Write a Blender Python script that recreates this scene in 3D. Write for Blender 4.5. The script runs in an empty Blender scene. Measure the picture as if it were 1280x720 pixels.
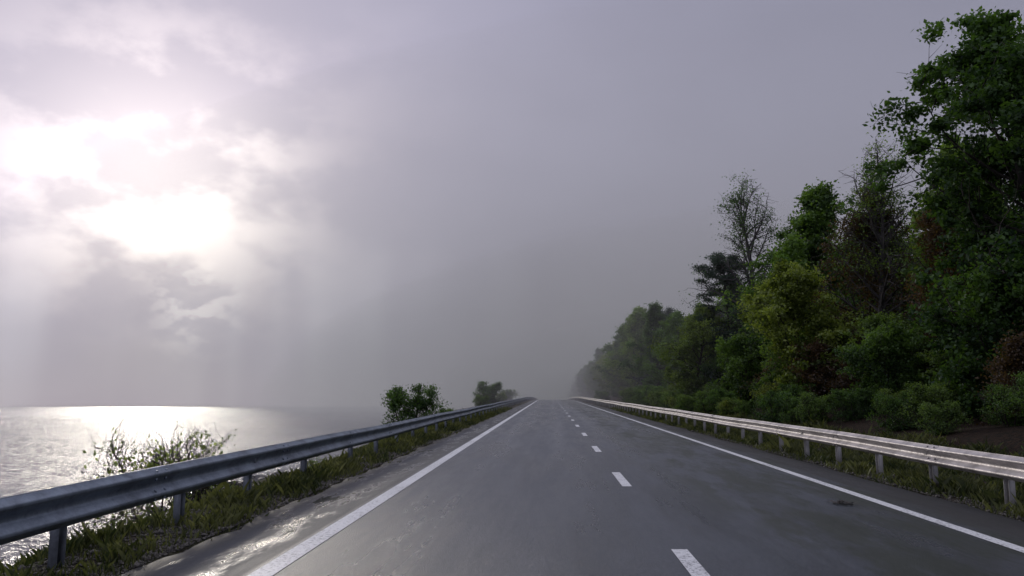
import bpy, math, random
import numpy as np
from mathutils import Vector, Matrix

scene = bpy.context.scene
R_ = math.radians
SUN_AZ, SUN_EL = -27.4, 14.3      # degrees, azimuth measured from +Y towards +X
CAM_H = 1.45
SEA_Z = -2.2

# ------------------------------------------------------------------ helpers
def link(o, parent=None):
    scene.collection.objects.link(o)
    if parent is not None:
        o.parent = parent
    return o

def quad_mesh(name, V, F, mats, matidx=None, tint=None, smooth=False):
    V = np.asarray(V, dtype=np.float32).reshape(-1, 3)
    F = np.asarray(F, dtype=np.int32)
    k = F.shape[1]
    me = bpy.data.meshes.new(name)
    me.vertices.add(len(V)); me.vertices.foreach_set('co', V.ravel())
    me.loops.add(F.size); me.loops.foreach_set('vertex_index', F.ravel())
    me.polygons.add(len(F))
    me.polygons.foreach_set('loop_start', np.arange(0, F.size, k, dtype=np.int32))
    me.polygons.foreach_set('loop_total', np.full(len(F), k, dtype=np.int32))
    for m in mats: me.materials.append(m)
    if matidx is not None:
        me.polygons.foreach_set('material_index', np.asarray(matidx, dtype=np.int32))
    if smooth is True:
        me.polygons.foreach_set('use_smooth', np.ones(len(F), dtype=bool))
    elif smooth is not False:
        me.polygons.foreach_set('use_smooth', np.asarray(smooth, dtype=bool))
    if tint is not None:
        a = me.attributes.new('tint', 'FLOAT', 'POINT')
        a.data.foreach_set('value', np.asarray(tint, dtype=np.float32))
    me.update(calc_edges=True)
    return me

def empty(name, loc=(0, 0, 0)):
    e = bpy.data.objects.new(name, None); e.location = loc
    return link(e)

class NT:
    def __init__(s, tree): s.t = tree; s.n = tree.nodes; s.l = tree.links
    def new(s, typ, **kw):
        n = s.n.new(typ)
        for k, v in kw.items(): setattr(n, k, v)
        return n
    def setin(s, sock, v):
        if isinstance(v, bpy.types.NodeSocket): s.l.new(v, sock)
        elif v is not None:
            if isinstance(v, (tuple, list)) and sock.type == 'RGBA' and len(v) == 3: v = (*v, 1)
            sock.default_value = v
    def math(s, op, a, b=None, c=None, clamp=False):
        n = s.new('ShaderNodeMath', operation=op); n.use_clamp = clamp
        s.setin(n.inputs[0], a)
        if b is not None: s.setin(n.inputs[1], b)
        if c is not None: s.setin(n.inputs[2], c)
        return n.outputs[0]
    def vmath(s, op, a, b=None, scale=None):
        n = s.new('ShaderNodeVectorMath', operation=op)
        s.setin(n.inputs[0], a)
        if b is not None: s.setin(n.inputs[1], b)
        if scale is not None: s.setin(n.inputs['Scale'], scale)
        return n.outputs['Value'] if op == 'DOT_PRODUCT' else n.outputs[0]
    def mix(s, f, a, b, blend='MIX'):
        n = s.new('ShaderNodeMix', data_type='RGBA', blend_type=blend)
        s.setin(n.inputs[0], f); s.setin(n.inputs[6], a); s.setin(n.inputs[7], b)
        return n.outputs[2]
    def noise(s, vec, scale, detail=4, rough=0.5, dist=0.0):
        n = s.new('ShaderNodeTexNoise')
        if vec is not None: s.l.new(vec, n.inputs['Vector'])
        n.inputs['Scale'].default_value = scale; n.inputs['Detail'].default_value = detail
        n.inputs['Roughness'].default_value = rough; n.inputs['Distortion'].default_value = dist
        return n.outputs['Fac']
    def rng(s, v, a, b, c=0.0, d=1.0, smooth=True):
        n = s.new('ShaderNodeMapRange', interpolation_type='SMOOTHSTEP' if smooth else 'LINEAR')
        s.setin(n.inputs['Value'], v)
        for k, x in (('From Min', a), ('From Max', b), ('To Min', c), ('To Max', d)): s.setin(n.inputs[k], x)
        return n.outputs[0]
    def mapping(s, vec, scale=(1, 1, 1), loc=(0, 0, 0)):
        n = s.new('ShaderNodeMapping'); s.l.new(vec, n.inputs[0])
        n.inputs['Scale'].default_value = scale; n.inputs['Location'].default_value = loc
        return n.outputs[0]
    def bump(s, h, strength, dist):
        n = s.new('ShaderNodeBump'); s.l.new(h, n.inputs['Height'])
        s.setin(n.inputs['Strength'], strength); n.inputs['Distance'].default_value = dist
        return n.outputs[0]

def new_mat(name):
    m = bpy.data.materials.new(name); m.use_nodes = True
    nt = NT(m.node_tree); p = m.node_tree.nodes['Principled BSDF']
    return m, nt, p

# ------------------------------------------------------------------ profile of the place
def road_z_raw(y):
    # 1 degree climb, crest about 200 m ahead, then gently down
    s = 0.0172
    if y < 130: return s * y
    t = min(y, 330) - 130
    z = s * 130 + s * t - 0.5 * (s + 0.012) / 200 * t * t
    if y > 330: z -= 0.012 * min(y - 330, 300)
    return z
YS = np.unique(np.concatenate([np.arange(-60, 60, 1.0), np.arange(60, 400, 4.0), np.arange(400, 1000, 30.0),
                               np.geomspace(1000, 9000, 12)]))
ZS = np.array([road_z_raw(y) for y in YS])
def road_z(y): return float(np.interp(y, YS, ZS))
def sst(a, b, x):
    t = (x - a) / (b - a); t = 0.0 if t < 0 else (1.0 if t > 1 else t); return t * t * (3 - 2 * t)
def shore_x(y):
    return -(9.8 + 0.9 * math.sin(y * 0.23) + 0.5 * math.sin(y * 0.71 + 1) + 4 * sst(15, 40, y) + 14 * sst(50, 160, y) + 40*sst(150, 400, y))
def ground_z(x, y):
    zr = road_z(y)
    if -3.5 <= x <= 5.45: return zr - 0.07
    if x > 5.45:
        z = zr - 0.03 - 0.12 * sst(5.6, 7.2, x) + 0.9 * sst(7.5, 12, x) + 1.6 * sst(12, 24, x) + 5 * sst(24, 80, x)
        z += 0.10 * math.sin(x * 1.3 + y * 0.7) * sst(6.5, 9, x)
        return z
    sx = shore_x(y)
    e0 = -4.5 - 0.35 * max(0, -sx - 10.6)
    t = min(1.0, max(0.0, (e0 - x) / (e0 - (sx - 0.6)))) ** 0.85
    z = (zr - 0.02) * (1 - t) + (SEA_Z - 0.35) * t
    z += 0.07 * math.sin(x * 2.1 + y * 1.3) * sst(4.8, 6, -x) * math.sin(y * 0.9 + x)
    if x < sx - 0.6: z = SEA_Z - 0.35 - min(3.0, 0.1 * (sx - 0.6 - x))
    return z

# ------------------------------------------------------------------ materials
def mat_ground():
    m, n, p = new_mat('earth_and_grass')
    tc = n.new('ShaderNodeTexCoord').outputs['Object']
    sep = n.new('ShaderNodeSeparateXYZ'); n.l.new(tc, sep.inputs[0]); X = sep.outputs[0]
    a = n.noise(tc, 0.7, 6, 0.6); b = n.noise(tc, 9, 5, 0.7); c = n.noise(tc, 45, 3)
    col = n.mix(n.rng(a, 0.42, 0.6), (0.040, 0.030, 0.021), (0.034, 0.044, 0.018))
    col = n.mix(n.rng(b, 0.5, 0.75), col, (0.070, 0.055, 0.038))
    col = n.mix(n.rng(c, 0.58, 0.72), col, (0.15, 0.135, 0.12))
    col = n.mix(n.rng(c, 0.45, 0.32), col, (0.012, 0.010, 0.008))
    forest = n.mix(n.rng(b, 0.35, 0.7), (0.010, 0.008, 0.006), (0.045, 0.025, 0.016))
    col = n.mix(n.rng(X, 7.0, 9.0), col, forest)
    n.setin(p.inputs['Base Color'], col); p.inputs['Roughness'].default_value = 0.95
    p.inputs['Specular IOR Level'].default_value = 0.2
    h = n.math('ADD', n.math('MULTIPLY', b, 1.0), n.math('MULTIPLY', c, 0.3))
    n.setin(p.inputs['Normal'], n.bump(h, 1.0, 0.08))
    return m

def mat_asphalt():
    m, n, p = new_mat('wet_asphalt')
    tc = n.new('ShaderNodeTexCoord').outputs['Object']
    sep = n.new('ShaderNodeSeparateXYZ'); n.l.new(tc, sep.inputs[0]); X = sep.outputs[0]
    grain = n.noise(tc, 60, 4, 0.85)
    speck = n.noise(tc, 22, 4, 0.8)
    mott = n.noise(tc, 1.1, 6, 0.65)
    streak = n.noise(n.mapping(tc, (1.5, 0.09, 1)), 1.0, 5, 0.55)
    streak2 = n.noise(n.mapping(tc, (3.0, 0.25, 1), (3, 9, 0)), 1.0, 4, 0.6)
    blot = n.noise(n.mapping(tc, (1.5, 0.32, 1), (7, 2, 0)), 1.0, 8, 0.75)
    damp = n.noise(n.mapping(tc, (0.7, 0.10, 1), (2, 5, 0)), 1.0, 7, 0.65)
    def gauss(c, w):
        d = n.math('DIVIDE', n.math('SUBTRACT', X, c), w)
        return n.math('POWER', 2.718, n.math('MULTIPLY', n.math('MULTIPLY', d, d), -1.0))
    tracks = n.math('ADD', n.math('ADD', gauss(-1.35, 0.33), gauss(0.35, 0.33)), n.math('ADD', gauss(2.0, 0.3), gauss(3.45, 0.45)))
    dmp = n.rng(damp, 0.44, 0.60)
    col = n.mix(n.rng(mott, 0.3, 0.7), (0.040, 0.049, 0.068), (0.053, 0.064, 0.087))
    col = n.mix(n.rng(streak, 0.35, 0.7, 0, 0.35), col, (0.032, 0.039, 0.052))
    col = n.mix(n.rng(speck, 0.45, 0.62, 0, 0.45), col, (0.095, 0.105, 0.13))
    col = n.mix(n.rng(grain, 0.53, 0.70, 0, 0.85), col, (0.21, 0.22, 0.245))
    col = n.mix(n.rng(grain, 0.47, 0.30, 0, 0.85), col, (0.008, 0.010, 0.014))
    col = n.mix(n.math('MULTIPLY', dmp, 0.5), col, (0.018, 0.022, 0.030))
    right = n.rng(X, 1.7, 2.6)
    dark = n.math('MULTIPLY', n.math('MULTIPLY', right, n.rng(blot, 0.40, 0.58)), 0.9)
    col = n.mix(dark, col, (0.012, 0.019, 0.010))
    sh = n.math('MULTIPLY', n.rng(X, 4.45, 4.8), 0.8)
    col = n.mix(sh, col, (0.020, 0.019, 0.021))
    shl = n.math('MULTIPLY', n.rng(X, -2.42, -2.5), 0.65)
    col = n.mix(shl, col, (0.022, 0.024, 0.029))
    dirt = n.math('MULTIPLY', n.rng(X, -3.05, -3.45), n.rng(speck, 0.40, 0.56))
    col = n.mix(dirt, col, (0.045, 0.037, 0.027))
    n.setin(p.inputs['Base Color'], col)
    wetl = n.math('MULTIPLY', n.rng(X, -2.50, -2.72), n.rng(n.noise(n.mapping(tc, (3.0, 0.7, 1)), 1.0, 8, 0.7), 0.49, 0.63))
    wetl = n.math('MULTIPLY', wetl, n.rng(X, -3.45, -3.25))
    rough = n.rng(streak2, 0.3, 0.7, 0.35, 0.46)
    rough = n.math('SUBTRACT', rough, n.math('MULTIPLY', tracks, 0.06))
    rough = n.math('SUBTRACT', rough, n.math('MULTIPLY', dmp, 0.10))
    rough = n.math('ADD', rough, n.math('MULTIPLY', dark, 0.10))
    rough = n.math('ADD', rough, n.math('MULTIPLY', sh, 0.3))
    rough = n.math('ADD', rough, n.math('MULTIPLY', shl, 0.36))
    rough = n.math('SUBTRACT', rough, n.math('MULTIPLY', wetl, 0.52), clamp=True)
    n.setin(p.inputs['Roughness'], n.math('MAXIMUM', rough, 0.11))
    st = n.math('SUBTRACT', 0.85, n.math('MULTIPLY', wetl, 0.55))
    n.setin(p.inputs['Normal'], n.bump(n.math('ADD', grain, n.math('MULTIPLY', speck, 0.8)), st, 0.010))
    return m

def mat_paint():
    m, n, p = new_mat('road_paint')
    tc = n.new('ShaderNodeTexCoord').outputs['Object']
    w = n.noise(tc, 26, 5, 0.75); g = n.noise(tc, 120, 2, 0.7); l = n.noise(tc, 0.8, 3)
    f = n.math('ADD', n.math('ADD', w, n.math('MULTIPLY', g, 0.5)), n.math('MULTIPLY', l, 0.25))
    col = n.mix(n.rng(f, 0.86, 1.06), (0.74, 0.75, 0.77), (0.17, 0.175, 0.19))
    n.setin(p.inputs['Base Color'], col); p.inputs['Roughness'].default_value = 0.5
    n.setin(p.inputs['Normal'], n.bump(g, 0.5, 0.004))
    return m

def mat_steel(name, base, rough=0.45, metal=0.75):
    m, n, p = new_mat(name)
    tc = n.new('ShaderNodeTexCoord').outputs['Object']
    a = n.noise(tc, 2.5, 6, 0.7); b = n.noise(n.mapping(tc, (20, 20, 3)), 1.5, 5, 0.7); v = n.noise(tc, 45, 3)
    d = tuple(c * 0.5 for c in base)
    col = n.mix(n.rng(a, 0.35, 0.7), base, d)
    col = n.mix(n.rng(b, 0.58, 0.8, 0, 0.55), col, (0.12, 0.09, 0.07))
    n.setin(p.inputs['Base Color'], col); p.inputs['Metallic'].default_value = metal
    n.setin(p.inputs['Roughness'], n.rng(v, 0.3, 0.7, rough - 0.08, rough + 0.14))
    n.setin(p.inputs['Normal'], n.bump(a, 0.15, 0.02))
    return m

def mat_bark(name, c1, c2):
    m, n, p = new_mat(name)
    tc = n.new('ShaderNodeTexCoord').outputs['Object']
    a = n.noise(n.mapping(tc, (14, 14, 2.5)), 1.0, 4, 0.7)
    n.setin(p.inputs['Base Color'], n.mix(n.rng(a, 0.35, 0.65), c1, c2)); p.inputs['Roughness'].default_value = 0.9
    n.setin(p.inputs['Normal'], n.bump(a, 0.8, 0.04))
    return m

def mat_leaf(name, dark, light, trans=0.35):
    m = bpy.data.materials.new(name); m.use_nodes = True
    n = NT(m.node_tree); m.node_tree.nodes.remove(m.node_tree.nodes['Principled BSDF']); out = m.node_tree.nodes['Material Output']
    at = n.new('ShaderNodeAttribute', attribute_name='tint')
    oi = n.new('ShaderNodeObjectInfo').outputs['Random']
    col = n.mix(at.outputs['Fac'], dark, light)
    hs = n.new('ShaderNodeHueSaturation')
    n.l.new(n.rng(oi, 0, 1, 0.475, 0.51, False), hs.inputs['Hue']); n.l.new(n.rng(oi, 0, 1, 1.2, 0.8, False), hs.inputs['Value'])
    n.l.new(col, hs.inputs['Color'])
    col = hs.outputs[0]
    df = n.new('ShaderNodeBsdfDiffuse'); n.setin(df.inputs[0], col)
    gl = n.new('ShaderNodeBsdfAnisotropic'); gl.inputs['Roughness'].default_value = 0.5; n.setin(gl.inputs['Color'], (0.9, 0.95, 1, 1))
    m1 = n.new('ShaderNodeMixShader'); m1.inputs[0].default_value = 0.035
    n.l.new(df.outputs[0], m1.inputs[1]); n.l.new(gl.outputs[0], m1.inputs[2])
    tr = n.new('ShaderNodeBsdfTranslucent')
    n.setin(tr.inputs[0], n.mix(1.0, col, (1.5, 1.6, 0.55, 1), 'MULTIPLY'))
    mx = n.new('ShaderNodeMixShader'); mx.inputs[0].default_value = trans
    n.l.new(m1.outputs[0], mx.inputs[1]); n.l.new(tr.outputs[0], mx.inputs[2]); n.l.new(mx.outputs[0], out.inputs[0])
    return m

def mat_sea():
    m, n, p = new_mat('sea_water')
    tc = n.new('ShaderNodeTexCoord').outputs['Object']
    w1 = n.noise(n.mapping(tc, (0.10, 0.22, 1)), 1.0, 3, 0.5)
    w2 = n.noise(n.mapping(tc, (0.7, 1.5, 1)), 1.0, 4, 0.6, 0.3)
    w3 = n.noise(n.mapping(tc, (1, 1.8, 1)), 4.0, 3, 0.6, 0.3)
    h = n.math('ADD', n.math('ADD', n.math('MULTIPLY', w1, 1.3), n.math('MULTIPLY', w2, 0.70)), n.math('MULTIPLY', w3, 0.12))
    p.inputs['Base Color'].default_value = (0.06, 0.062, 0.08, 1)
    p.inputs['Roughness'].default_value = 0.10; p.inputs['IOR'].default_value = 1.33
    n.setin(p.inputs['Normal'], n.bump(h, 1.0, 0.55))
    return m

def mat_rock(name='wet_rock', c1=(0.035, 0.033, 0.035), c2=(0.13, 0.12, 0.115), s=4):
    m, n, p = new_mat(name)
    tc = n.new('ShaderNodeTexCoord').outputs['Object']
    a = n.noise(tc, s, 7, 0.7)
    n.setin(p.inputs['Base Color'], n.mix(n.rng(a, 0.35, 0.7), c1, c2))
    p.inputs['Roughness'].default_value = 0.6
    n.setin(p.inputs['Normal'], n.bump(a, 0.8, 0.08))
    return m

M_ground = mat_ground(); M_asph = mat_asphalt(); M_paint = mat_paint()
M_railL = mat_steel('weathered_galvanised_steel_backlit', (0.30, 0.35, 0.42), 0.42)  # backlit shade of the left rail painted into its darker blue-grey base
M_railR = mat_steel('pale_galvanised_steel_sunlit', (0.54, 0.51, 0.52), 0.5, 0.6)  # lighter, pinkish base paints in the sunlight on this sun-facing rail
M_post = mat_steel('post_steel', (0.26, 0.29, 0.34), 0.55, 0.4)
M_postR = mat_steel('post_steel_pale', (0.46, 0.45, 0.45), 0.55, 0.3)
M_bark = mat_bark('bark', (0.022, 0.018, 0.015), (0.06, 0.05, 0.042))
M_barkg = mat_bark('bark_grey', (0.05, 0.045, 0.045), (0.10, 0.09, 0.09))
L_green = mat_leaf('leaf_green', (0.027, 0.058, 0.022), (0.140, 0.240, 0.062))
L_yel = mat_leaf('leaf_yellow_green', (0.055, 0.092, 0.022), (0.215, 0.285, 0.07))
L_dark = mat_leaf('needle_dark_green', (0.018, 0.038, 0.028), (0.060, 0.105, 0.066), 0.15)
L_red = mat_leaf('leaf_russet', (0.042, 0.028, 0.018), (0.115, 0.075, 0.045))
L_grass = mat_leaf('grass_blade', (0.036, 0.050, 0.019), (0.21, 0.215, 0.10), 0.3)
M_sea = mat_sea(); M_rock = mat_rock(); M_grav = mat_rock('gravel_stone', (0.04, 0.036, 0.034), (0.22, 0.20, 0.18), 22)

# ------------------------------------------------------------------ ground, road, sea
XG = np.concatenate([-np.geomspace(9000, 70, 10), np.arange(-60, -26, 3.0), np.arange(-26, -3.5, 0.5), [-3.5, 0, 3, 5.45],
                     np.arange(6, 16, 0.5), np.arange(16, 90, 4.0), np.geomspace(100, 9000, 10)])
XG = np.unique(XG)
YG = np.concatenate([[-600, -200], YS])
def gz(x, y): return ground_z(x, max(y, -60))
V = np.array([[x, y, gz(x, y)] for y in YG for x in XG])
nx, ny = len(XG), len(YG)
def grid_faces(nx, ny):
    i = np.arange((ny - 1) * (nx - 1)); r = i // (nx - 1); c = i % (nx - 1); a = r * nx + c
    return np.stack([a, a + 1, a + nx + 1, a + nx], 1)
link(bpy.data.objects.new('ground', quad_mesh('ground', V, grid_faces(nx, ny), [M_ground], smooth=True)))

rng0 = np.random.default_rng(3)
YR = YS[YS < 900]
YRf = np.unique(np.concatenate([YR, np.arange(-20, 60, 0.25)]))
rows = []
for y in YRf:
    z = road_z(y)
    jl = 0.05 * math.sin(y * 1.7) + 0.04 * math.sin(y * 4.3 + 1) + rng0.normal(0, 0.018)
    jr = 0.04 * math.sin(y * 1.1 + 2) + rng0.normal(0, 0.015)
    for x, dz in ((-3.50 + jl, -0.09), (-3.44 + jl, -0.012), (-2.4, 0), (1.17, 0.0), (4.4, 0), (5.36 + jr, -0.012), (5.42 + jr, -0.09)):
        rows.append((x, y, z + dz))
link(bpy.data.objects.new('road', quad_mesh('road', rows, grid_faces(7, len(YRf)), [M_asph])))

def strip(x0, x1, ya, yb, dz=0.004):
    ys = np.unique(np.concatenate([[ya, yb], YRf[(YRf > ya) & (YRf < yb)]]))
    v = []
    for y in ys:
        for x in (x0, x1): v.append((x, y, road_z(y) + dz))
    return v, grid_faces(2, len(ys))
def join_strips(name, lst):
    Vv, Ff, o = [], [], 0
    for v, f in lst: Vv += v; Ff.append(f + o); o += len(v)
    return link(bpy.data.objects.new(name, quad_mesh(name, Vv, np.concatenate(Ff), [M_paint])))
LX, CX, RX = -2.32, 1.19, 4.36
join_strips('road_edge_line', [strip(LX - 0.10, LX + 0.10, -20, 420)])
join_strips('road_edge_line', [strip(RX - 0.075, RX + 0.075, -20, 420)])
join_strips('road_centre_dashes', [strip(CX - 0.075, CX + 0.075, 5.5 + 7.25 * k, 7.75 + 7.2 * k) for k in range(-3, 50)])

me = quad_mesh('sea', [(-30000, -3000, SEA_Z), (-5, -3000, SEA_Z), (-5, 30000, SEA_Z), (-30000, 30000, SEA_Z)], [[0, 1, 2, 3]], [M_sea])
link(bpy.data.objects.new('sea', me))

# fallen leaf litter on the right lane
r = np.random.default_rng(8); lv = []; lf = []
for i in range(60):
    a = r.uniform(0, 6.28); x = 3.80 + r.normal(0, 0.07); y = 10.9 + r.normal(0, 0.10); s = r.uniform(0.015, 0.032)
    z = road_z(y) + 0.008 + r.uniform(0, 0.02); b = len(lv)
    for k in range(4):
        lv.append((x + s * math.cos(a + k * 1.57), y + s * 1.3 * math.sin(a + k * 1.57), z + r.uniform(-.003, .015)))
    lf.append([b, b + 1, b + 2, b + 3])
M_litter, _n, _p = new_mat('dead_leaf')
_t = _n.new('ShaderNodeTexCoord').outputs['Object']
_n.setin(_p.inputs['Base Color'], _n.mix(_n.noise(_t, 40, 2), (0.012, 0.009, 0.008), (0.035, 0.022, 0.015)))
link(bpy.data.objects.new('fallen_leaves', quad_mesh('fallen_leaves', lv, lf, [M_litter])))

# gravel crumbling off the road margins
def gravel(name, xr, yr, n, seed):
    r = np.random.default_rng(seed); y = yr[0] + (yr[1] - yr[0]) * r.uniform(0, 1, n) ** 1.8
    x = xr[0] + (xr[1] - xr[0]) * r.uniform(0, 1, n) ** 1.6
    z = np.array([max(ground_z(a, b), road_z(b) - 0.06 if abs(a - xr[0]) < .1 else -9) for a, b in zip(x, y)])
    s = r.uniform(0.006, 0.022, n) * (1 + 1.2 * (r.uniform(0, 1, n) > 0.95))
    O = np.array([[1, 0, 0], [0, 1, 0], [-1, 0, 0], [0, -1, 0], [0, 0, .7], [0, 0, -.7]], float)
    a = r.uniform(0, 6.28, n); ca, sa = np.cos(a), np.sin(a)
    P = O[None] * (1 + r.uniform(-.35, .35, (n, 6, 3))) + r.uniform(-.2, .2, (n, 6, 3))
    Px = P[:, :, 0] * ca[:, None] - P[:, :, 1] * sa[:, None]; Py = P[:, :, 0] * sa[:, None] + P[:, :, 1] * ca[:, None]
    P = np.stack([Px, Py, P[:, :, 2]], 2) * s[:, None, None] + np.stack([x, y, z + s * 0.3], 1)[:, None, :]
    T = np.array([[0, 1, 4], [1, 2, 4], [2, 3, 4], [3, 0, 4], [1, 0, 5], [2, 1, 5], [3, 2, 5], [0, 3, 5]])
    F = (T[None] + (np.arange(n) * 6)[:, None, None]).reshape(-1, 3)
    link(bpy.data.objects.new(name, quad_mesh(name, P.reshape(-1, 3), F, [M_grav])))
gravel('verge_gravel', (-3.48, -4.5), (4, 34), 16000, 1)
gravel('verge_gravel', (5.42, 6.3), (7, 34), 8000, 2)

# ------------------------------------------------------------------ guardrails
def box(V, F, cx, cy, z0, z1, sx, sy):
    b = len(V)
    for z in (z0, z1):
        V += [(cx - sx, cy - sy, z), (cx + sx, cy - sy, z), (cx + sx, cy + sy, z), (cx - sx, cy + sy, z)]
    F += [[b, b+1, b+5, b+4], [b+1, b+2, b+6, b+5], [b+2, b+3, b+7, b+6], [b+3, b, b+4, b+7], [b+4, b+5, b+6, b+7], [b+3, b+2, b+1, b]]

def guardrail(X, side, posts, M_rail, M_pst, zb, zt, y0, y1, seed):
    root = empty('guardrail', (X, 0, 0))
    rr = random.Random(seed)
    H = zt - zb
    prof = [(0.0, 0), (0.012, 0.015), (0.015, 0.05), (0.07, 0.14), (0.085, 0.20), (0.07, 0.27), (0.015, 0.40), (0.0, 0.47), (0.0, 0.53),
            (0.015, 0.60), (0.07, 0.73), (0.085, 0.80), (0.07, 0.86), (0.015, 0.95), (0.012, 0.985), (0.0, 1.0)]
    ys = np.arange(y0, y1, 1.0)
    V, F = [], []
    thick = 0.006
    def wob(y): return 0.012 * math.sin(y * 0.35 + seed) + 0.008 * math.sin(y * 0.9)
    for y in ys:
        for o, h in prof: V.append((side * (o + wob(y)), y, road_z(y) + zb + h * H + 0.6 * wob(y + 7)))
        for o, h in prof: V.append((side * (o - thick + wob(y)), y, road_z(y) + zb + h * H + 0.6 * wob(y + 7)))
    n = len(prof); m = 2 * n
    for j in range(len(ys) - 1):
        for i in range(n - 1):
            a = j * m + i; F.append([a, a + 1, a + m + 1, a + m])
            b = a + n; F.append([b, b + m, b + m + 1, b + 1])
        for i in (0, n - 1):
            a = j * m + i; F.append([a, a + m, a + m + n, a + n])
    link(bpy.data.objects.new('w_beam', quad_mesh('w_beam', V, F, [M_rail], smooth=True)), root)
    V, F = [], []
    for y in np.arange(y0 + 2.3, min(y1, 90), 4.0):
        b0 = len(V)
        for yy in (y - 0.16, y + 0.16):
            for o, h in prof: V.append((side * (o + 0.004 + wob(yy)), yy, road_z(yy) + zb + h * H + 0.6 * wob(yy + 7)))
        for i in range(n - 1): F.append([b0 + i, b0 + i + 1, b0 + n + i + 1, b0 + n + i])
        for dy in (-0.1, 0.1):
            for h, o in ((0.10, 0.045), (0.33, 0.045), (0.67, 0.045), (0.90, 0.045)):
                zc = road_z(y) + zb + h * H; box(V, F, side * (o + 0.012 + wob(y)), y + dy, zc - 0.012, zc + 0.012, 0.01, 0.012)
    link(bpy.data.objects.new('splices', quad_mesh('splices', V, F, [M_rail])), root)
    V, F = [], []
    for y in posts:
        zr = road_z(y); zg = ground_z(X - side * 0.12, y); lean = rr.uniform(-0.01, 0.01)
        w = 0.055
        cx = -side * 0.10
        b0 = len(V)
        box(V, F, cx - side * 0.04, y, zg - 0.3, zr + zt - 0.04, 0.004, w)
        box(V, F, cx + side * 0.0, y - w, zg - 0.3, zr + zt - 0.04, 0.036, 0.004)
        box(V, F, cx + side * 0.0, y + w, zg - 0.3, zr + zt - 0.04, 0.036, 0.004)
        box(V, F, -side * 0.032, y, zr + zb + 0.08, zr + zt - 0.08, 0.027, 0.045)
        for k in range(b0, len(V)):
            x_, y_, z_ = V[k]; V[k] = (x_, y_ + lean * (z_ - zg) * 3, z_)
    link(bpy.data.objects.new('posts', quad_mesh('posts', V, F, [M_pst])), root)
    return root
pl = [-1.5, 0.6, 2.6, 4.7, 6.85, 9.1, 11.15, 13.7, 16.9, 19.4] + list(np.arange(22, 260, 2.6))
pr = list(np.arange(-1.4, 260, 2.0))
guardrail(-4.10, 1, pl, M_railL, M_post, 0.33, 0.68, -6, 300, 1)
guardrail(5.68, -1, pr, M_railR, M_postR, 0.38, 0.68, -6, 300, 5)

# ------------------------------------------------------------------ trees
class Acc:
    def __init__(s): s.V = []; s.F = []; s.n = 0
    def tube(s, P, Rr, k):
        P = np.asarray(P, float); m = len(P)
        T = np.gradient(P, axis=0); T /= np.linalg.norm(T, axis=1, keepdims=True) + 1e-9
        ref = np.array([0, 0, 1.0]) if abs(T[0, 2]) < 0.8 else np.array([1.0, 0, 0])
        U = np.cross(T, ref); U /= np.linalg.norm(U, axis=1, keepdims=True) + 1e-9; W = np.cross(T, U)
        a = np.arange(k) * 2 * np.pi / k
        ring = P[:, None, :] + np.asarray(Rr)[:, None, None] * (np.cos(a)[None, :, None] * U[:, None, :] + np.sin(a)[None, :, None] * W[:, None, :])
        s.V.append(ring.reshape(-1, 3))
        i = np.arange((m - 1) * k); r = i // k; c = i % k; c2 = (c + 1) % k
        s.F.append(np.stack([r * k + c, r * k + c2, (r + 1) * k + c2, (r + 1) * k + c], 1) + s.n)
        s.n += m * k

def bend(rng, p0, d, L, n, up, wob):
    P = [np.array(p0, float)]; d = np.array(d, float); d /= np.linalg.norm(d)
    for i in range(n):
        d = d + np.array([0, 0, up]) / n + rng.normal(0, wob, 3) / math.sqrt(n); d /= np.linalg.norm(d)
        P.append(P[-1] + d * L / n)
    return np.array(P), d

def leaves(rng, anchors, atint, nleaf, sigma, size, flat=1.0, upb=0.5, aspect=0.62):
    A = np.asarray(anchors); wgt = rng.gamma(1.2, 1.0, len(A)); wgt /= wgt.sum()
    idx = rng.choice(len(A), nleaf, p=wgt)
    off = rng.normal(0, 1, (nleaf, 3)) * sigma * rng.uniform(0.5, 1.3, len(A))[idx][:, None]; off[:, 2] *= flat
    C = A[idx] + off
    nrm = rng.normal(0, 1, (nleaf, 3)); nrm[:, 2] += upb; nrm /= np.linalg.norm(nrm, axis=1, keepdims=True)
    u = rng.normal(0, 1, (nleaf, 3)); u -= nrm * (u * nrm).sum(1, keepdims=True); u /= np.linalg.norm(u, axis=1, keepdims=True) + 1e-9
    w = np.cross(nrm, u)
    s = size * rng.uniform(0.55, 1.3, (nleaf, 1))
    V = np.stack([C - u * s, C + w * s * aspect - u * s * 0.1, C + u * s, C - w * s * aspect - u * s * 0.1], 1).reshape(-1, 3)
    F = np.arange(nleaf * 4).reshape(-1, 4)
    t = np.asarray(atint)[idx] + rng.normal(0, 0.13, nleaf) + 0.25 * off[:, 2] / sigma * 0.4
    return V, F, np.repeat(np.clip(t, 0, 1), 4)

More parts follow.
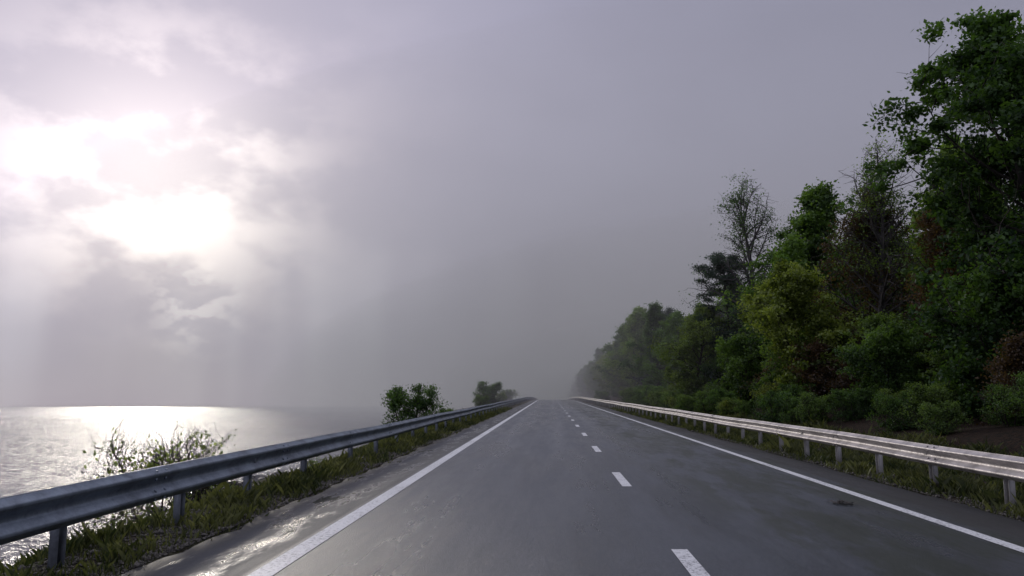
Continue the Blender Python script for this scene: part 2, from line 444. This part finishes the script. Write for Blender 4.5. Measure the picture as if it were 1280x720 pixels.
def make_tree(name, seed, H, R, cb, nleaf, lsize, bark, leaf, nprim=26, kind='round', sigma=0.26, sparse=0.0, trunk_r=None, stems=1, gap=0.3, tw=1.0):
    rng = np.random.default_rng(seed); A = Acc(); anch = []; at = []
    r0 = trunk_r or H * 0.017
    for st in range(stems):
        d0 = np.array([0, 0, 1.0]); p0 = np.array([0, 0, -0.3])
        if stems > 1:
            a = st * 6.283 / stems + rng.uniform(0, 1); d0 = np.array([0.55 * math.cos(a), 0.55 * math.sin(a), 1.0]); p0 = np.array([0.12 * math.cos(a), 0.12 * math.sin(a), -0.2])
        h = H * (1 if st == 0 else rng.uniform(0.6, 0.95))
        T, _ = bend(rng, p0, d0, h * 0.95, 12, 0.4, 0.14)
        tr = r0 * (1 - np.linspace(0, 1, 13)) ** 0.8 + 0.012 * tw
        tr[0] *= 1.5; tr[1] *= 1.1
        A.tube(T, tr, 8)
        npm = nprim if stems == 1 else max(5, nprim // stems)
        for i in range(npm):
            t = (i + rng.uniform(0, 0.9)) / npm
            hh = cb + (0.97 - cb) * t
            fi = hh * 12; k = min(int(fi), 11); p = T[k] + (T[k + 1] - T[k]) * (fi - k)
            az = i * 2.4 + rng.uniform(-0.5, 0.5)
            if kind == 'round':
                prof = (0.62 + 0.38 * math.sin(math.pi * min(1, t * 1.25))) * (1 - 0.62 * t ** 2.4); el = 0.12 + 0.95 * t + rng.uniform(-0.15, 0.2); up = 0.35
            elif kind == 'pine':
                prof = (1 - 0.62 * t) * rng.uniform(0.6, 1.1); el = 0.1 + 0.4 * t; up = 0.12
            else:
                prof = 0.8 * (1 - 0.55 * t ** 2); el = 0.55 + 0.6 * t + rng.uniform(-0.2, 0.2); up = 0.4
            L = R * prof * rng.uniform(0.55, 1.25)
            if stems > 1: L *= 0.65
            d = np.array([math.cos(az) * math.cos(el), math.sin(az) * math.cos(el), math.sin(el)])
            B, _ = bend(rng, p, d, L, 7, up, 0.28)
            rb = max(0.012 * tw, r0 * 0.42 * (1 - 0.6 * t))
            A.tube(B, rb * (1 - np.linspace(0, 1, 8)) ** 0.9 + 0.006 * tw, 5)
            bt = rng.uniform(0.15, 0.8); dead = rng.uniform() < sparse
            nsec = 8
            for j in range(nsec):
                f = 0.22 + 0.78 * (j + rng.uniform(0, 0.8)) / nsec; fj = min(f, 0.99) * 7; kk = int(fj); q = B[kk] + (B[kk + 1] - B[kk]) * (fj - kk)
                bd = B[kk + 1] - B[kk]; bd /= np.linalg.norm(bd)
                side = np.cross(bd, rng.normal(0, 1, 3)); side /= np.linalg.norm(side) + 1e-9
                if kind == 'pine': side[2] *= 0.3
                sd = bd * rng.uniform(0.4, 0.9) + side; L2 = L * (0.42 - 0.18 * f) * rng.uniform(0.7, 1.3) + 0.15
                S, _ = bend(rng, q, sd, L2, 4, 0.25 if kind != 'pine' else 0.1, 0.3)
                A.tube(S, rb * 0.35 * (1 - np.linspace(0, 1, 5)) + 0.005 * tw, 3)
                ct = bt + rng.normal(0, 0.14) + 0.12 * (f - .5)
                thin = rng.uniform() < gap
                for mth in range(4):
                    g = (mth + 1) / 4; fk = min(g, 0.99) * 4; k2 = int(fk); q2 = S[k2] + (S[k2 + 1] - S[k2]) * (fk - k2)
                    td = rng.normal(0, 1, 3); td[2] *= (0.35 if kind == 'pine' else 0.8); td /= np.linalg.norm(td)
                    L3 = min(0.75, 0.18 * L + 0.1) * rng.uniform(0.5, 1.2)
                    S3 = np.array([q2, q2 + td * L3 * 0.5 + rng.normal(0, 0.03, 3), q2 + td * L3 + np.array([0, 0, 0.08])])
                    A.tube(S3, [0.009 * tw, 0.006 * tw, 0.004 * tw], 3)
                    if not dead and rng.uniform() > (0.75 if thin else 0.1):
                        for e in (0.55, 1.0):
                            anch.append(q2 + td * L3 * e); at.append(ct + rng.normal(0, 0.08))
    V0 = np.concatenate(A.V); F0 = np.concatenate(A.F)
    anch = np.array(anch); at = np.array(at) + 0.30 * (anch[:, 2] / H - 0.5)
    LV, LF, LT = leaves(rng, anch, at, nleaf, sigma, lsize, flat=(0.45 if kind == 'pine' else 0.7), upb=0.9, aspect=(0.4 if kind == 'pine' else 0.62))
    V = np.concatenate([V0, LV]); F = np.concatenate([F0, LF + len(V0)])
    mi = np.concatenate([np.zeros(len(F0)), np.ones(len(LF))])
    sm = np.concatenate([np.ones(len(F0), bool), np.zeros(len(LF), bool)])
    return quad_mesh(name, V, F, [bark, leaf], mi, np.concatenate([np.zeros(len(V0)), LT]), sm)

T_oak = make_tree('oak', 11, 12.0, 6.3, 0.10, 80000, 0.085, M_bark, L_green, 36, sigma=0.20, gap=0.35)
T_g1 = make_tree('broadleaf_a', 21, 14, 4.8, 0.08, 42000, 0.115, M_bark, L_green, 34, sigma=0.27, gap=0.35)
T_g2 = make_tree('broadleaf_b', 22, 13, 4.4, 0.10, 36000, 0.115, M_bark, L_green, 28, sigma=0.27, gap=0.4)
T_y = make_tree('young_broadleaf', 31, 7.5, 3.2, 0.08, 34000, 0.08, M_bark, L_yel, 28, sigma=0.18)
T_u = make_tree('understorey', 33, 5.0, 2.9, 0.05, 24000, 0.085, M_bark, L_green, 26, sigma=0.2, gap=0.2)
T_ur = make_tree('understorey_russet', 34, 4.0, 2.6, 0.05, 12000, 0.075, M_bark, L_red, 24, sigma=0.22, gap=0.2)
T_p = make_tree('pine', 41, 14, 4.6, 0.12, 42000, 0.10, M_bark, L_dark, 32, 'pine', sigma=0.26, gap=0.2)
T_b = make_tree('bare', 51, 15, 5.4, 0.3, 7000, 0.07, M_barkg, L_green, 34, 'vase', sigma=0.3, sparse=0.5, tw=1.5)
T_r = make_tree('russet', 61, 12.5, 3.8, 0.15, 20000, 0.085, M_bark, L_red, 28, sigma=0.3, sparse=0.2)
T_s = make_tree('shrub', 71, 2.3, 1.7, 0.10, 11000, 0.042, M_bark, L_green, 30, sigma=0.10, trunk_r=0.03, stems=5, tw=0.7)
T_s2 = make_tree('shrub_b', 72, 2.0, 1.8, 0.08, 9000, 0.045, M_bark, L_yel, 30, sigma=0.11, trunk_r=0.03, stems=5, tw=0.7)
T_tw = make_tree('twiggy', 79, 1.7, 1.6, 0.15, 2600, 0.026, M_bark, L_yel, 42, sigma=0.05, trunk_r=0.012, stems=6, tw=0.5)

rt = random.Random(77)
def place(me, name, x, y, s=1.0, parent=None, rot=None, sz=None):
    o = bpy.data.objects.new(name, me)
    o.location = (x, y, ground_z(x, y) - 0.05); o.rotation_euler = (rt.uniform(-.03, .03), rt.uniform(-.03, .03), rt.uniform(0, 6.28) if rot is None else rot)
    o.scale = (s, s, s * (sz or 1))
    return link(o, parent)

# individual trees close to the road
place(T_oak, 'oak_tree', 15.0, 24.0, 0.97, rot=0.6)
place(T_g2, 'broadleaf_tree', 16.8, 31.0, 0.80)
place(T_y, 'young_broadleaf_tree', 11.6, 36.5, 0.90, rot=1.0)
place(T_y, 'young_broadleaf_tree', 10.8, 60, 1.0)
place(T_r, 'russet_tree', 14.6, 38.0, 0.82)
place(T_r, 'russet_tree', 15.0, 29.5, 0.60)
place(T_r, 'russet_tree', 12.4, 19.5, 0.30)
place(T_g1, 'broadleaf_tree', 15.8, 49, 0.97)
place(T_g2, 'broadleaf_tree', 13.6, 45, 0.66)
place(T_p, 'pine_tree', 13.2, 59, 0.84)
place(T_b, 'bare_tree', 14.9, 56.5, 1.02)
place(T_b, 'bare_tree', 14.8, 36.0, 0.76)
place(T_g1, 'broadleaf_tree', 13.4, 70, 0.62)
place(T_g2, 'broadleaf_tree', 12.8, 81, 0.72)
place(T_g1, 'broadleaf_tree', 12.5, 93, 0.80)
place(T_p, 'pine_tree', 14.0, 103, 0.85)
place(T_g2, 'broadleaf_tree', 13.0, 112, 1.0)
place(T_g1, 'broadleaf_tree', 13.4, 122, 0.98)
wood = empty('woodland')
for row, (x0, stp) in enumerate(((20.5, 6.0), (27, 7.5), (35, 9))):
    y = 14.0 + row * 2
    while y < 130:
        me = rt.choice([T_g1, T_g2, T_g1, T_r, T_p])
        place(me, 'tree', x0 + rt.uniform(-1.5, 1.5), y, rt.uniform(0.7, 0.95) * (0.8 if y < 45 else 0.9), wood); y += stp * rt.uniform(0.8, 1.2)
und = empty('woodland_understorey')
for x0, y0, y1, st in ((12.4, 16, 60, 2.4), (16.5, 20, 70, 3.4), (21, 24, 80, 4.2)):
    y = y0
    while y < y1:
        place(rt.choice([T_u, T_u, T_s, T_u, T_ur]), 'undergrowth', x0 + rt.uniform(-1, 1), y, rt.uniform(0.5, 0.88), und); y += st * rt.uniform(0.8, 1.2)
far = empty('distant_trees')
for row, (x0, stp) in enumerate(((12.8, 6.5), (19, 8), (27, 11))):
    y = 130.0
    while y < 420:
        me = rt.choice([T_g1, T_g2, T_g1, T_y])
        sc = rt.uniform(0.7, 1.1) * (1.3 if me is T_y else 1.0) * (1.0 if y < 170 else 0.8)
        place(me, 'tree', x0 + rt.uniform(-1.2, 1.5), y, sc, far); y += stp * rt.uniform(0.8, 1.25)
# shrubs along the bank
for i in range(62):
    y = 12 + i * 1.6 + rt.uniform(-.8, .8) if i < 50 else 93 + (i - 50) * 6
    me = rt.choice([T_s, T_s, T_s2, T_s]) if y > 30 else T_s
    place(me, 'roadside_shrub', rt.uniform(8.8, 11.4), y, rt.uniform(0.4, 0.8) * (1 if y < 60 else 1.3))
# seaward shrubs
place(T_s, 'seaside_shrub', -7.3, 42.5, 1.32, rot=2.2, sz=1.1)
place(T_s2, 'seaside_shrub', -6.4, 49, 0.55)
place(T_s, 'seaside_shrub', -8.3, 108, 1.55)
place(T_tw, 'twiggy_shrub', -6.5, 13.8, 1.38, rot=0.9)
place(T_s2, 'seaside_shrub', -6.8, 24.0, 0.50)
for (x, y, s) in ((-8, 62, .6), (-9, 75, .7), (-7.5, 88, .7), (-10, 125, 1.0), (-8.5, 140, .9), (-13, 150, 1.3), (-9, 165, 1.1), (-15, 185, 1.5), (-10, 205, 1.4), (-18, 230, 2)):
    place(T_s if rt.random() < .5 else T_s2, 'seaside_shrub', x, y, s)

# ------------------------------------------------------------------ grass
def grass(name, xr, yr, n, hmin, hmax, seed, dens):
    rng = np.random.default_rng(seed)
    x = rng.uniform(*xr, n); y = yr[0] + (yr[1] - yr[0]) * rng.uniform(0, 1, n) ** 1.7
    f = dens(x, y)
    keep = rng.uniform(0, 1, n) < f; x = x[keep]; y = y[keep]; f = f[keep]; n = len(x)
    z = np.array([ground_z(a, b) for a, b in zip(x.tolist(), y.tolist())])
    h = rng.uniform(hmin, hmax, n) * (0.45 + 0.9 * f); h *= 1 + 0.9 * (rng.uniform(0, 1, n) > 0.985)
    w = rng.uniform(0.0025, 0.006, n) * (1 + y / 15)
    a = rng.uniform(0, 6.283, n); l = rng.uniform(0.1, 1.0, n) * h; la = rng.uniform(0, 6.283, n)
    dx, dy = np.cos(a) * w, np.sin(a) * w; lx, ly = np.cos(la) * l, np.sin(la) * l
    P = np.stack([np.stack([x - dx, y - dy, z - .02], 1), np.stack([x + dx, y + dy, z - .02], 1),
                  np.stack([x + dx * .8 + lx * .35, y + dy * .8 + ly * .35, z + h * .6], 1), np.stack([x + lx, y + ly, z + h], 1)], 1)
    t = np.clip(rng.beta(1.6, 2.2, n) + 0.2*np.sin(x*2+y), 0, 1)
    link(bpy.data.objects.new(name, quad_mesh(name, P.reshape(-1, 3), np.arange(4 * n).reshape(-1, 4), [L_grass], None, np.repeat(t, 4))))
def clump(x, y, s=0.0):
    v = np.sin(x * 3.1 + 1.3 * np.sin(y * 1.7 + s)) * np.sin(y * 2.3 + 1.7 * np.sin(x * 1.9 + s)) + 0.5 * np.sin(x * 7 + y * 5.3) * np.sin(y * 6.1 - x * 3)
    return np.clip(0.34 + 0.55 * v, 0.05, 1)
grass('verge_grass', (-9.0, -3.40), (2.5, 75), 330000, 0.05, 0.19, 1,
      lambda x, y: np.clip(clump(x, y) * np.clip((-3.3 - x) / 0.5, 0.25, 1) + 0.04, 0, 1) * np.where(x < -6.5, 0.5, 1))
grass('verge_grass', (5.40, 9.5), (5, 75), 220000, 0.06, 0.22, 2,
      lambda x, y: clump(x, y, 2) * np.clip((x - 5.3) / 0.5, 0.2, 1))

# ------------------------------------------------------------------ shore rocks
def rocks():
    import bmesh
    bm = bmesh.new(); rr = random.Random(4); rg = np.random.default_rng(4)
    for i in range(170):
        y = 6 + 60 * rr.random() ** 1.5; sx = shore_x(y); x = sx + rr.uniform(-1.2, 2.2); s = rr.uniform(0.12, 0.5) * (1 if i % 9 else 1.5)
        res = bmesh.ops.create_icosphere(bm, subdivisions=2, radius=1.0)
        ph = rg.uniform(0, 6, 3); z = max(ground_z(x, y), SEA_Z - 0.1)
        sc = Vector((s * rr.uniform(.8, 1.5), s * rr.uniform(.8, 1.4), s * rr.uniform(.5, .8)))
        for v in res['verts']:
            c = v.co.copy(); k = 1 + 0.22 * math.sin(c.x * 3.1 + ph[0]) * math.sin(c.y * 2.7 + ph[1]) + 0.12 * math.sin(c.z * 5 + ph[2]) + rr.uniform(-.06, .06)
            v.co = Vector((c.x * sc.x * k + x, c.y * sc.y * k + y, c.z * sc.z * k + z))
    me = bpy.data.meshes.new('shore_rocks'); bm.to_mesh(me); bm.free(); me.materials.append(M_rock)
    link(bpy.data.objects.new('shore_rocks', me))
rocks()

# ------------------------------------------------------------------ fog bank (real scattering volume, nested shells = soft edge)
def fog(name, loc, rad, dens, aniso=0.0, col=(0.97, 0.91, 1.0)):
    import bmesh
    bm = bmesh.new(); bmesh.ops.create_icosphere(bm, subdivisions=4, radius=1.0)
    me = bpy.data.meshes.new(name); bm.to_mesh(me); bm.free()
    m = bpy.data.materials.new(name); m.use_nodes = True; n = NT(m.node_tree); n.n.clear()
    out = n.new('ShaderNodeOutputMaterial'); sc = n.new('ShaderNodeVolumeScatter')
    sc.inputs['Color'].default_value = (*col, 1); sc.inputs['Density'].default_value = dens; sc.inputs['Anisotropy'].default_value = aniso
    n.l.new(sc.outputs[0], out.inputs['Volume']); me.materials.append(m)
    o = bpy.data.objects.new(name, me); o.location = loc; o.scale = rad; link(o)
fog('fog_bank', (90, 400, 0), (320, 365, 110), 0.0020)
fog('fog_bank', (85, 410, 0), (200, 345, 66), 0.0017)
fog('fog_bank', (75, 415, 0), (130, 325, 40), 0.0020)
fog('fog_bank', (60, 420, 0), (80, 290, 24), 0.0028)

# ------------------------------------------------------------------ sky
def dirv(azd, eld):
    a, e = R_(azd), R_(eld); return (math.sin(a) * math.cos(e), math.cos(a) * math.cos(e), math.sin(e))
az, el = R_(SUN_AZ), R_(SUN_EL)
S = Vector(dirv(SUN_AZ, SUN_EL))
w = bpy.data.worlds.new('World'); scene.world = w; w.use_nodes = True
n = NT(w.node_tree); bg = w.node_tree.nodes['Background']
tc = n.new('ShaderNodeTexCoord').outputs['Generated']
sep = n.new('ShaderNodeSeparateXYZ'); n.l.new(tc, sep.inputs[0]); Zc = sep.outputs[2]
one = n.math('SUBTRACT', 1.0, n.vmath('DOT_PRODUCT', tc, tuple(S)))
def expf(x, k): return n.math('POWER', 2.71828, n.math('DIVIDE', x, -k))
n_big = n.noise(n.mapping(tc, (1, 1, 2.0), (0.3, 0.1, 0.7)), 2.4, 3, 0.45)
n_mid = n.noise(n.mapping(tc, (1, 1, 1.6), (1.32, 2.1, 0.25)), 8.0, 6, 0.52)
n_shaft = n.noise(n.mapping(tc, (1, 1, 0.05), (0, 0, 3)), 11.0, 2, 0.5)
base = n.mix(expf(one, 0.15), (0.262, 0.264, 0.352), (0.50, 0.48, 0.61))
base = n.mix(n.rng(Zc, 0.52, 1.0, 0, 0.9), base, (0.92, 0.92, 1.08))
away = n.rng(one, 0.03, 0.13)
base = n.mix(n.math('MULTIPLY', n.rng(Zc, 0.34, 0.06, 0, 0.95), away), base, (0.228, 0.220, 0.270))
base = n.mix(1.0, base, n.rng(n_big, 0.3, 0.7, 0.94, 1.06), 'MULTIPLY')
zb = n.math('DIVIDE', n.math('SUBTRACT', Zc, 0.055), 0.024)
band = n.math('MULTIPLY', n.math('POWER', 2.71828, n.math('MULTIPLY', n.math('MULTIPLY', zb, zb), -1.0)), n.rng(n_mid, 0.35, 0.6))
base = n.mix(n.math('MULTIPLY', band, 0.16), base, (0.24, 0.25, 0.33))
low = n.rng(Zc, 0.02, 0.22, 0.42, 1.0)
halo = n.mix(1.0, (0.33, 0.265, 0.24), n.math('MULTIPLY', n.math('MULTIPLY', expf(one, 0.030), low), n.rng(n_mid, 0.35, 0.65, 0.78, 1.22)), 'MULTIPLY')
cl = n.rng(n_mid, 0.40, 0.60, 0.38, 1.25)
core = n.math('MULTIPLY', n.math('MULTIPLY', expf(one, 0.0072), cl), low)
corec = n.mix(1.0, (1.3, 1.15, 1.0), core, 'MULTIPLY')
one2 = n.math('SUBTRACT', 1.0, n.vmath('DOT_PRODUCT', tc, dirv(-24.6, 6.8)))
n_fine = n.noise(n.mapping(tc, (1, 1, 1.5), (4.1, 0.3, 1.1)), 26.0, 5, 0.55)
edge = n.math('MULTIPLY', expf(one2, 0.0010), n.rng(n_fine, 0.47, 0.58))
edgec = n.mix(1.0, (0.42, 0.38, 0.34), edge, 'MULTIPLY')
sh = n.math('MULTIPLY', n.rng(n_shaft, 0.35, 0.65, -0.10, 0.14), n.math('MULTIPLY', expf(one, 0.05), n.rng(Zc, 0.25, 0.1)))
col = n.mix(1.0, base, halo, 'ADD'); col = n.mix(1.0, col, corec, 'ADD'); col = n.mix(1.0, col, edgec, 'ADD'); col = n.mix(1.0, col, sh, 'ADD')
sky = n.new('ShaderNodeTexSky', sky_type='NISHITA'); sky.sun_disc = False
sky.sun_elevation = el; sky.sun_rotation = az
skyc = n.mix(1.0, sky.outputs[0], (0.05, 0.05, 0.05), 'MULTIPLY')
fin = n.mix(0.96, skyc, col)
n.setin(bg.inputs['Color'], fin); bg.inputs['Strength'].default_value = 1.0

sun = bpy.data.lights.new('sun', 'SUN'); sun.energy = 1.2; sun.angle = R_(7); sun.color = (1, 0.9, 0.82)
so = bpy.data.objects.new('sun', sun); so.rotation_euler = (-S).to_track_quat('-Z', 'Y').to_euler(); link(so)

# ------------------------------------------------------------------ camera
cam = bpy.data.cameras.new('camera'); cam.lens = 28; cam.sensor_width = 36; cam.clip_end = 60000; cam.clip_start = 0.05
co = bpy.data.objects.new('camera', cam); co.location = (0, 0, CAM_H); co.rotation_euler = (R_(90 + 8.46), 0, R_(2.7)); link(co)
scene.camera = co
scene.view_settings.view_transform = 'Standard'; scene.view_settings.look = 'None'; scene.view_settings.exposure = 0
